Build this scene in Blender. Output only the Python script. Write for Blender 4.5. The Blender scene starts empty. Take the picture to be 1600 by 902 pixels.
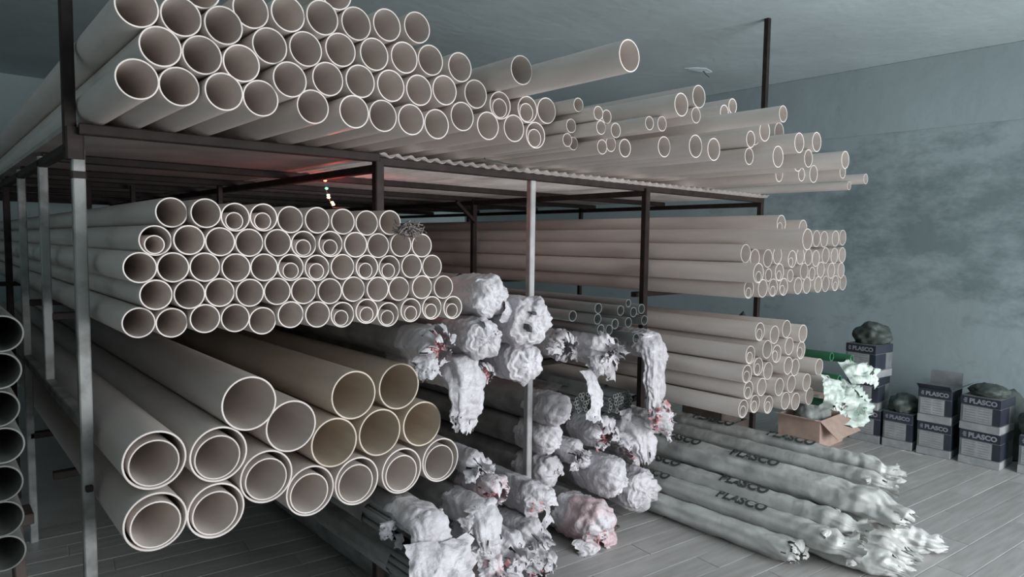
import bpy, bmesh, math, random
from mathutils import Vector, Matrix, noise

# ---------------------------------------------------------------- camera, world, lights, exposure
scene = bpy.context.scene
COL = scene.collection
cam_d = bpy.data.cameras.new('camera')
cam_d.sensor_fit = 'HORIZONTAL'; cam_d.sensor_width = 36.0; cam_d.lens = 36.0 * 1050 / 1600
cam_d.clip_start = 0.05; cam_d.clip_end = 100
cam = bpy.data.objects.new('camera', cam_d); COL.objects.link(cam)
RT = Vector((0.74949356, -0.66188283, 0.01305803)); UP = Vector((0.03618383, 0.06065268, 0.99750287))
FW = Vector((0.66102203, 0.74714949, -0.06940825))
mw = Matrix((RT, UP, -FW)).transposed().to_4x4(); mw.translation = Vector((0, 0, 1.7))
cam.matrix_world = mw
scene.camera = cam

w = bpy.data.worlds.new('world'); scene.world = w; w.use_nodes = True
w.node_tree.nodes['Background'].inputs[0].default_value = (0.62, 0.74, 0.80, 1)
w.node_tree.nodes['Background'].inputs[1].default_value = 0.35

def area(name, loc, target, sx, sy, power, col):
    d = bpy.data.lights.new(name, 'AREA'); d.shape = 'RECTANGLE'; d.size = sx; d.size_y = sy
    d.energy = power; d.color = col
    o = bpy.data.objects.new(name, d); COL.objects.link(o); o.location = loc
    o.rotation_euler = (Vector(target) - Vector(loc)).to_track_quat('-Z', 'Y').to_euler()
    return o
# daylight entering through the wide shop door in the front wall, behind the camera to the right
area('door_daylight', (3.7, -3.8, 1.5), (3.4, 3.0, 1.5), 4.4, 2.8, 620, (0.95, 0.97, 1.0))

vs = scene.view_settings
vs.view_transform = 'Standard'; vs.look = 'None'; vs.gamma = 1.0; vs.exposure = -0.50
vs.use_curve_mapping = False

# ---------------------------------------------------------------- helpers
def tag(o, label=None, cat=None, group=None, kind=None):
    if label: o['label'] = label
    if cat: o['category'] = cat
    if group: o['group'] = group
    if kind: o['kind'] = kind
    return o

def link(name, me, parent=None, loc=None):
    o = bpy.data.objects.new(name, me); COL.objects.link(o)
    if parent is not None: o.parent = parent
    if loc is not None: o.location = loc
    return o

def empty(name, loc=(0, 0, 0), rz=0):
    o = bpy.data.objects.new(name, None); COL.objects.link(o); o.location = loc
    o.rotation_euler = (0, 0, rz); o.empty_display_size = 0.1
    return o

def mesh(name, verts, faces, mat, smooth=False):
    me = bpy.data.meshes.new(name); me.from_pydata([tuple(v) for v in verts], [], faces); me.update()
    if mat: me.materials.append(mat)
    if smooth: me.polygons.foreach_set('use_smooth', [True] * len(me.polygons))
    return me

def rgb(c): return (c[0], c[1], c[2], 1)

def make_mat(name, col, col2=None, rough=0.5, scale=6.0, detail=5, contrast=(0.35, 0.7), bump=0.0, bscale=40.0,
             metal=0.0, stretch=None, spec=0.5, sss=0.0):
    m = bpy.data.materials.new(name); m.use_nodes = True
    nt = m.node_tree; N = nt.nodes; Lk = nt.links; b = N['Principled BSDF']
    b.inputs['Roughness'].default_value = rough; b.inputs['Metallic'].default_value = metal
    b.inputs['Specular IOR Level'].default_value = spec
    tc = N.new('ShaderNodeTexCoord'); mp = N.new('ShaderNodeMapping'); Lk.new(tc.outputs['Object'], mp.inputs[0])
    if stretch: mp.inputs['Scale'].default_value = stretch
    oi = N.new('ShaderNodeObjectInfo'); va = N.new('ShaderNodeVectorMath'); va.operation = 'SCALE'
    cmb = N.new('ShaderNodeCombineXYZ')
    for i in range(3): Lk.new(oi.outputs['Random'], cmb.inputs[i])
    Lk.new(cmb.outputs[0], va.inputs[0]); va.inputs['Scale'].default_value = 37.0
    ad = N.new('ShaderNodeVectorMath'); ad.operation = 'ADD'; Lk.new(mp.outputs[0], ad.inputs[0]); Lk.new(va.outputs[0], ad.inputs[1])
    nz = N.new('ShaderNodeTexNoise'); nz.inputs['Scale'].default_value = scale; nz.inputs['Detail'].default_value = detail
    Lk.new(ad.outputs[0], nz.inputs['Vector'])
    rp = N.new('ShaderNodeValToRGB'); rp.color_ramp.elements[0].position = contrast[0]; rp.color_ramp.elements[1].position = contrast[1]
    rp.color_ramp.elements[0].color = rgb(col2 or [c * 0.85 for c in col]); rp.color_ramp.elements[1].color = rgb(col)
    Lk.new(nz.outputs['Fac'], rp.inputs[0])
    hs = N.new('ShaderNodeHueSaturation'); Lk.new(rp.outputs[0], hs.inputs['Color'])
    mr = N.new('ShaderNodeMapRange'); mr.inputs['To Min'].default_value = 0.9; mr.inputs['To Max'].default_value = 1.08
    Lk.new(oi.outputs['Random'], mr.inputs['Value']); Lk.new(mr.outputs[0], hs.inputs['Value'])
    Lk.new(hs.outputs[0], b.inputs['Base Color'])
    if bump > 0:
        n2 = N.new('ShaderNodeTexNoise'); n2.inputs['Scale'].default_value = bscale; n2.inputs['Detail'].default_value = 4
        Lk.new(ad.outputs[0], n2.inputs['Vector'])
        bp = N.new('ShaderNodeBump'); bp.inputs['Strength'].default_value = bump; bp.inputs['Distance'].default_value = 0.01
        Lk.new(n2.outputs['Fac'], bp.inputs['Height']); Lk.new(bp.outputs[0], b.inputs['Normal'])
    return m

M_PIPE = make_mat('pvc_cream', (0.75, 0.685, 0.645), (0.67, 0.605, 0.565), rough=0.42, scale=3, stretch=(6, 1, 6))
M_PIPEY = make_mat('pvc_aged', (0.69, 0.595, 0.50), (0.58, 0.495, 0.405), rough=0.42, scale=3, stretch=(6, 1, 6))
M_PIPEG = make_mat('pvc_dark_grey', (0.25, 0.26, 0.25), (0.18, 0.185, 0.18), rough=0.45, scale=4, stretch=(6, 1, 6))
M_PIPEL = make_mat('pvc_left_shade', (0.20, 0.205, 0.19), (0.11, 0.115, 0.105), rough=0.6, scale=6)  # dimness of the far left put into the pipe colour
M_GREEN = make_mat('ppr_green', (0.03, 0.16, 0.08), (0.02, 0.11, 0.05), rough=0.4)
M_STEEL = make_mat('painted_steel_dark', (0.036, 0.024, 0.022), (0.018, 0.013, 0.012), rough=0.65, scale=14, bump=0.15, spec=0.25)
M_GALV = make_mat('galvanised_steel', (0.50, 0.50, 0.50), (0.30, 0.29, 0.29), rough=0.4, scale=9, bump=0.1)
M_STEELP = make_mat('painted_steel_pale', (0.30, 0.305, 0.295), (0.12, 0.12, 0.112), rough=0.5, scale=9, contrast=(0.3, 0.55), bump=0.15)
M_SHEET = make_mat('corrugated_sheet', (0.50, 0.46, 0.435), (0.36, 0.33, 0.31), rough=0.6, scale=5)
M_FILM = make_mat('white_film', (0.66, 0.64, 0.665), (0.50, 0.475, 0.495), rough=0.42, scale=9, bump=0.6, bscale=60)
M_FILMD = make_mat('shaded_film', (0.36, 0.355, 0.35), (0.16, 0.155, 0.15), rough=0.5, scale=7, contrast=(0.3, 0.75), bump=0.5, bscale=18)  # shadow over the sleeve bodies painted in as a darker film colour
M_FILMG = make_mat('greenish_film', (0.60, 0.605, 0.585), (0.44, 0.445, 0.43), rough=0.4, scale=7, bump=0.4, bscale=24)
M_FILMP = make_mat('pinkish_film', (0.65, 0.62, 0.645), (0.60, 0.45, 0.465), rough=0.42, scale=5, contrast=(0.42, 0.56), bump=0.6, bscale=60)
M_PINK = make_mat('pink_shreds', (0.66, 0.36, 0.37), (0.48, 0.22, 0.235), rough=0.6, scale=30)
M_CARD = make_mat('cardboard', (0.50, 0.37, 0.31), (0.42, 0.30, 0.25), rough=0.8, scale=12)
M_NAVY = make_mat('box_navy', (0.035, 0.042, 0.06), (0.022, 0.028, 0.042), rough=0.45)
M_BOXW = make_mat('box_pale_print', (0.36, 0.375, 0.38), (0.27, 0.285, 0.29), rough=0.55, scale=18)
M_BOXB = make_mat('box_grey_board', (0.22, 0.235, 0.24), (0.15, 0.16, 0.165), rough=0.6, scale=10)
M_INK = make_mat('print_ink', (0.045, 0.05, 0.05), (0.06, 0.065, 0.065), rough=0.6)
M_INKL = make_mat('print_ink_light', (0.30, 0.32, 0.34), (0.25, 0.27, 0.29), rough=0.5)
M_SACK = make_mat('dark_sack', (0.09, 0.11, 0.10), (0.045, 0.06, 0.05), rough=0.55, scale=9, bump=0.4, bscale=25)
M_FIBRE = make_mat('grey_fibre', (0.35, 0.31, 0.29), (0.22, 0.19, 0.18), rough=0.9)
M_WOOD = make_mat('dark_wood', (0.11, 0.085, 0.07), (0.06, 0.045, 0.04), rough=0.8)
M_GROUT = make_mat('pale_grout', (0.62, 0.61, 0.60), (0.52, 0.51, 0.50), rough=0.9)
M_PLANK = make_mat('grey_plank_tile', (0.50, 0.485, 0.475), (0.39, 0.375, 0.365), rough=0.38, scale=3.5, stretch=(1, 9, 1), bump=0.04, bscale=30)

def emit(name, col, s):
    m = bpy.data.materials.new(name); m.use_nodes = True; b = m.node_tree.nodes['Principled BSDF']
    b.inputs['Base Color'].default_value = rgb(col); b.inputs['Emission Color'].default_value = rgb(col); b.inputs['Emission Strength'].default_value = s
    return m

def plaster(name, col, stain=0.0, lower=None, centre=(0, 0, 0), ext=(1, 1, 1)):
    """teal limewash; optional damp blotches with a shape of their own round a place on the wall"""
    m = bpy.data.materials.new(name); m.use_nodes = True
    nt = m.node_tree; N = nt.nodes; Lk = nt.links; b = N['Principled BSDF']; b.inputs['Roughness'].default_value = 0.85
    g = N.new('ShaderNodeNewGeometry')
    n1 = N.new('ShaderNodeTexNoise'); n1.inputs['Scale'].default_value = 1.1; n1.inputs['Detail'].default_value = 7
    Lk.new(g.outputs['Position'], n1.inputs['Vector'])
    r1 = N.new('ShaderNodeValToRGB'); r1.color_ramp.elements[0].position = 0.3; r1.color_ramp.elements[1].position = 0.72
    r1.color_ramp.elements[0].color = rgb([c * 0.86 for c in col]); r1.color_ramp.elements[1].color = rgb([min(1, c * 1.05) for c in col])
    Lk.new(n1.outputs['Fac'], r1.inputs[0])
    out = r1.outputs[0]
    if stain > 0:
        sub = N.new('ShaderNodeVectorMath'); sub.operation = 'SUBTRACT'; sub.inputs[1].default_value = centre
        Lk.new(g.outputs['Position'], sub.inputs[0])
        dv = N.new('ShaderNodeVectorMath'); dv.operation = 'DIVIDE'; dv.inputs[1].default_value = ext
        Lk.new(sub.outputs[0], dv.inputs[0])
        ln = N.new('ShaderNodeVectorMath'); ln.operation = 'LENGTH'; Lk.new(dv.outputs[0], ln.inputs[0])
        fall = N.new('ShaderNodeMapRange'); fall.inputs['From Min'].default_value = 0.25; fall.inputs['From Max'].default_value = 1.1
        fall.inputs['To Min'].default_value = 0.20; fall.inputs['To Max'].default_value = -0.06; Lk.new(ln.outputs['Value'], fall.inputs['Value'])
        n2 = N.new('ShaderNodeTexNoise'); n2.inputs['Scale'].default_value = 3.2; n2.inputs['Detail'].default_value = 9; n2.inputs['Roughness'].default_value = 0.68
        mp = N.new('ShaderNodeMapping'); mp.inputs['Scale'].default_value = (1, 0.8, 1.5); Lk.new(g.outputs['Position'], mp.inputs[0]); Lk.new(mp.outputs[0], n2.inputs['Vector'])
        ad = N.new('ShaderNodeMath'); ad.operation = 'ADD'; Lk.new(n2.outputs['Fac'], ad.inputs[0]); Lk.new(fall.outputs[0], ad.inputs[1])
        r2 = N.new('ShaderNodeValToRGB'); r2.color_ramp.elements[0].position = 0.53; r2.color_ramp.elements[1].position = 0.76
        r2.color_ramp.elements[0].color = (0, 0, 0, 1); r2.color_ramp.elements[1].color = (1, 1, 1, 1)
        Lk.new(ad.outputs[0], r2.inputs[0])
        ml = N.new('ShaderNodeMath'); ml.operation = 'MULTIPLY'; ml.inputs[1].default_value = stain; Lk.new(r2.outputs[0], ml.inputs[0])
        mx = N.new('ShaderNodeMixRGB'); mx.inputs[2].default_value = rgb((0.115, 0.16, 0.165))
        Lk.new(ml.outputs[0], mx.inputs[0]); Lk.new(out, mx.inputs[1]); out = mx.outputs[0]
    Lk.new(out, b.inputs['Base Color'])
    n3 = N.new('ShaderNodeTexNoise'); n3.inputs['Scale'].default_value = 9; n3.inputs['Detail'].default_value = 6; Lk.new(g.outputs['Position'], n3.inputs['Vector'])
    bp = N.new('ShaderNodeBump'); bp.inputs['Strength'].default_value = 0.25; bp.inputs['Distance'].default_value = 0.02
    Lk.new(n3.outputs['Fac'], bp.inputs['Height']); Lk.new(bp.outputs[0], b.inputs['Normal'])
    return m
TEAL = (0.30, 0.365, 0.38)
M_WALLR = plaster('wall_stained_teal', TEAL, 0.72, centre=(7.1, 2.2, 1.95), ext=(1, 2.4, 1.1))
M_BAND = plaster('wall_band_teal', TEAL, 0.0)
M_WALL = plaster('wall_teal', (0.46, 0.55, 0.555), 0.0)
M_CEIL = plaster('ceiling_teal', (0.55, 0.635, 0.65), 0.0)

def box_vf(x0, x1, y0, y1, z0, z1):
    v = [(x0, y0, z0), (x1, y0, z0), (x1, y1, z0), (x0, y1, z0), (x0, y0, z1), (x1, y0, z1), (x1, y1, z1), (x0, y1, z1)]
    f = [(0, 3, 2, 1), (4, 5, 6, 7), (0, 1, 5, 4), (1, 2, 6, 5), (2, 3, 7, 6), (3, 0, 4, 7)]
    return v, f

def box(name, x0, x1, y0, y1, z0, z1, mat, parent=None, bev=0.0):
    v, f = box_vf(x0, x1, y0, y1, z0, z1)
    me = mesh(name, v, f, mat)
    if bev > 0:
        bm = bmesh.new(); bm.from_mesh(me); bmesh.ops.bevel(bm, geom=bm.edges[:], offset=bev, segments=1, affect='EDGES'); bm.to_mesh(me); bm.free()
    return link(name, me, parent)

def beam(name, p, q, wd, mat, parent=None, h=None):
    """square steel tube with chamfered edges from p to q"""
    p = Vector(p); q = Vector(q); t = (q - p).normalized()
    up = Vector((0, 0, 1)) if abs(t.z) < 0.9 else Vector((0, 1, 0))
    s = t.cross(up).normalized(); n = s.cross(t).normalized()
    a = wd / 2; b = (h or wd) / 2; c = min(a, b) * 0.22
    prof = [(a - c, b), (-a + c, b), (-a, b - c), (-a, -b + c), (-a + c, -b), (a - c, -b), (a, -b + c), (a, b - c)]
    v = [p + s * x + n * y for x, y in prof] + [q + s * x + n * y for x, y in prof]
    f = [(i, (i + 1) % 8, (i + 1) % 8 + 8, i + 8) for i in range(8)] + [tuple(range(7, -1, -1)), tuple(range(8, 16))]
    return link(name, mesh(name, v, f, mat), parent)

# ---------------------------------------------------------------- the room
CE = 3.46; XW = 7.1; YB = 9.28; XL = -3.2; YF = -4.0
def slab(name, x0, x1, y0, y1, z0, z1, mat): return tag(box(name, x0, x1, y0, y1, z0, z1, mat), kind='structure')
slab('ceiling', XL, XW, YF, YB, CE, CE + 0.15, M_CEIL)
slab('wall_back', XL, XW, YB, YB + 0.2, -0.1, CE + 0.15, M_WALL)
slab('wall_left', XL - 0.2, XL, YF, YB + 0.2, -0.1, CE + 0.15, M_WALL)
wr = slab('wall_right', XW, XW + 0.2, YF, YB + 0.2, -0.1, CE + 0.15, M_WALLR)
# smoother upper coat of the right wall, standing a little proud of the damp lower plaster
box('plaster_band', XW - 0.012, XW - 0.0005, YF, YB, 2.80, CE - 0.001, M_BAND, wr, 0.004)
v1, f1 = [], []
for bb in ((XL, 1.4, 0, CE), (6.0, XW, 0, CE), (1.4, 6.0, 2.95, CE)):
    v, f = box_vf(bb[0], bb[1], YF - 0.2, YF, bb[2] - 0.05 * (bb[2] == 0), bb[3]); k = len(v1); v1 += v; f1 += [tuple(i + k for i in q) for q in f]
tag(link('wall_front', mesh('wall_front', v1, f1, M_WALL)), kind='structure')

# floor: plank tiles, rows run 6.5 degrees off the rack front
def floor_material():
    m = bpy.data.materials.new('floor_plank_far'); m.use_nodes = True; nt = m.node_tree; N = nt.nodes; Lk = nt.links
    b = N['Principled BSDF']; b.inputs['Roughness'].default_value = 0.4
    g = N.new('ShaderNodeNewGeometry'); mp = N.new('ShaderNodeMapping'); mp.inputs['Rotation'].default_value = (0, 0, math.radians(6.5)); Lk.new(g.outputs['Position'], mp.inputs[0])
    br = N.new('ShaderNodeTexBrick'); br.inputs['Scale'].default_value = 1; br.inputs['Brick Width'].default_value = 0.9; br.inputs['Row Height'].default_value = 0.155
    br.inputs['Mortar Size'].default_value = 0.003; br.inputs['Color1'].default_value = (0.48, 0.465, 0.455, 1); br.inputs['Color2'].default_value = (0.42, 0.405, 0.395, 1); br.inputs['Mortar'].default_value = (0.46, 0.45, 0.44, 1)
    Lk.new(mp.outputs[0], br.inputs[0]); Lk.new(br.outputs[0], b.inputs['Base Color']); return m
floor = slab('floor', XL, XW, YF, YB, -0.12, -0.006, floor_material())
rng = random.Random(3)
ang = math.radians(-6.5); ca, sa = math.cos(ang), math.sin(ang)
def PL(u, v): return (u * ca - v * sa, u * sa + v * ca)
gx0, gx1, gy0, gy1 = -0.9, 6.45, 0.2, 4.5
gv = [(gx0, gy0, -0.0035), (gx1, gy0, -0.0035), (gx1, gy1, -0.0035), (gx0, gy1, -0.0035)]
link('grout_bed', mesh('grout_bed', gv, [(0, 1, 2, 3)], M_GROUT), floor)
PW, PLN, GAP = 0.155, 1.05, 0.0045
pv, pf = box_vf(GAP / 2, PLN - GAP / 2, GAP / 2, PW - GAP / 2, -0.005, 0.0)
plank_me = mesh('plank', pv, pf, M_PLANK)
bm = bmesh.new(); bm.from_mesh(plank_me); bmesh.ops.bevel(bm, geom=[e for e in bm.edges if e.verts[0].co.z > -0.001 and e.verts[1].co.z > -0.001], offset=0.0018, segments=1, affect='EDGES'); bm.to_mesh(plank_me); bm.free()
np_ = 0
for j in range(-2, 40):
    off = (j * 0.41) % 1.0 * PLN
    for i in range(-4, 9):
        u = i * PLN + off; vv = j * PW
        cxx, cyy = PL(u + PLN / 2, vv + PW / 2)
        if gx0 - 0.1 < cxx < 6.54 and 0.12 < cyy < 4.6:
            o = link('plank', plank_me, floor); o.location = (*PL(u, vv), rng.uniform(-0.0006, 0.0006)); o.rotation_euler = (0, 0, ang); np_ += 1

# ---------------------------------------------------------------- pipe rack
rack = empty('pipe_rack', (0.43, 2.7, 0))
tag(rack, 'welded steel rack of dark and pale posts carrying all the pipe stacks', 'rack')
rack_inv = Matrix.Translation((-0.43, -2.7, 0))
def rk(o):
    o.data.transform(rack_inv); return o
def rbeam(name, p, q, wd, mat, h=None): return rk(beam(name, p, q, wd, mat, rack, h))
ZS = 2.05     # centre height of the top shelf rails
FY = 2.70
# front posts
rbeam('post', (0.408, 2.78, 2.0), (0.408, 2.78, CE), 0.038, M_STEEL)
tag(rbeam('post', (0.43, 2.78, 0), (0.43, 2.78, 2.0), 0.040, M_STEELP), 'pale painted lower post')
rbeam('post_collar', (0.42, 2.78, 1.965), (0.42, 2.78, 2.075), 0.056, M_STEEL)
rbeam('post_collar', (0.43, 2.78, 1.90), (0.43, 2.78, 1.925), 0.046, M_STEEL)
rbeam('post', (1.56, 2.68, 1.745), (1.56, 2.68, ZS), 0.042, M_STEEL)
rbeam('post', (1.56, 2.68, 0), (1.56, 2.68, 0.585), 0.042, M_STEEL)
tag(rbeam('post', (2.52, FY, 0), (2.52, FY, ZS), 0.038, M_GALV), 'pale galvanised post')
rbeam('post', (3.505, 2.68, 0), (3.505, 2.68, ZS), 0.042, M_STEEL)
rbeam('post', (5.03, 2.72, 0), (5.03, 2.72, CE), 0.040, M_STEEL)
# posts of the left side and of the rows behind
tag(rbeam('post', (0.43, 3.65, 1.05), (0.43, 3.65, ZS), 0.036, M_STEELP), 'pale painted post')
tag(rbeam('post', (0.43, 4.47, 0), (0.43, 4.47, ZS), 0.036, M_STEELP), 'pale painted post')
rbeam('post', (0.43, 5.30, 0), (0.43, 5.30, ZS), 0.036, M_STEEL)
rbeam('post', (0.43, 7.0, 0), (0.43, 7.0, ZS), 0.036, M_STEEL)
for y in (4.45, 6.3, 8.2): rbeam('post', (3.50, y, 0), (3.50, y, ZS), 0.042, M_STEEL)
for y in (4.65, 6.5, 8.2): rbeam('post', (5.03, y, 0), (5.03, y, ZS), 0.036, M_STEEL)
for x, y in ((0.86, 5.2), (1.12, 5.2), (1.5, 4.6)): rbeam('hanger', (x, y, 1.87), (x, y, ZS), 0.03, M_STEEL)
rbeam('brace', (3.50, 4.43, 1.86), (3.30, 4.43, 2.02), 0.028, M_STEEL)
# rails under the top shelf
rbeam('rail', (0.43, 2.74, 2.067), (1.56, 2.68, 2.067), 0.036, M_STEEL, 0.038)
rbeam('rail', (1.56, 2.68, ZS), (5.03, 2.71, ZS), 0.036, M_STEEL)
for y in (3.65, 4.47, 5.3, 6.3, 7.25, 8.2): rbeam('rail', (0.43, y, ZS), (5.03, y, ZS), 0.036, M_STEEL)
for x, y0 in ((0.43, 2.78), (1.56, 2.68), (3.50, 2.70), (5.03, 2.72)): rbeam('side_rail', (x, y0, ZS - 0.03), (x, 8.2, ZS - 0.03), 0.036, M_STEEL)
# mid and low rails
rbeam('side_rail', (0.43, 2.78, 1.03), (0.43, 4.47, 1.03), 0.042, M_STEELP)
for y in (3.65, 4.47, 6.3):
    rbeam('rail', (0.43, y, 1.335), (1.53, y, 1.325), 0.034, M_STEEL)
    rbeam('rail', (0.43, y, 0.600), (1.58, y, 0.60), 0.036, M_STEEL)
for y in (2.76, 4.45, 6.3):
    rbeam('rail', (1.73, y, 1.015), (3.50, y, 1.00), 0.034, M_STEEL)
    rbeam('rail', (3.50, y, 1.366), (5.03, y, 1.366), 0.034, M_STEEL)
    rbeam('rail', (3.50, y, 0.671), (5.03, y, 0.671), 0.034, M_STEEL)
rbeam('side_rail', (5.02, 2.72, 1.085), (5.03, 8.2, 1.085), 0.03, M_STEEL)
rbeam('bolt', (0.43, 2.742, 0.80), (0.43, 2.76, 0.80), 0.022, M_STEEL)
# shelf sheets: one flat, the rest corrugated
sv, sf = box_vf(0.40, 1.555, 2.77, 8.4, 2.070, 2.0895)
rk(link('shelf_sheet', mesh('shelf_sheet', sv, sf, M_SHEET), rack))
def corrugated(x0, x1, y0, y1, zc, amp, pitch):
    n = int((x1 - x0) / pitch * 8); v = []; f = []
    for i in range(n + 1):
        x = x0 + (x1 - x0) * i / n; z = zc + amp * math.sin(2 * math.pi * (x - x0) / pitch)
        v += [(x, y0, z + 0.0015), (x, y1, z + 0.0015), (x, y0, z - 0.0015), (x, y1, z - 0.0015)]
    for i in range(n):
        a = 4 * i; b = a + 4
        f += [(a, b, b + 1, a + 1), (a + 2, a + 3, b + 3, b + 2), (a, a + 2, b + 2, b), (a + 1, b + 1, b + 3, a + 3)]
    return v, f
for k, (x0, x1) in enumerate(((1.56, 2.42), (2.42, 3.28), (3.28, 4.14), (4.14, 5.02))):
    v, f = corrugated(x0, x1, 2.655 - 0.012 * (k % 2), 8.4, 2.0795, 0.0105, 0.0715)
    rk(link('corrugated_sheet', mesh('corrugated_sheet', v, f, M_SHEET, True), rack))

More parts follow.
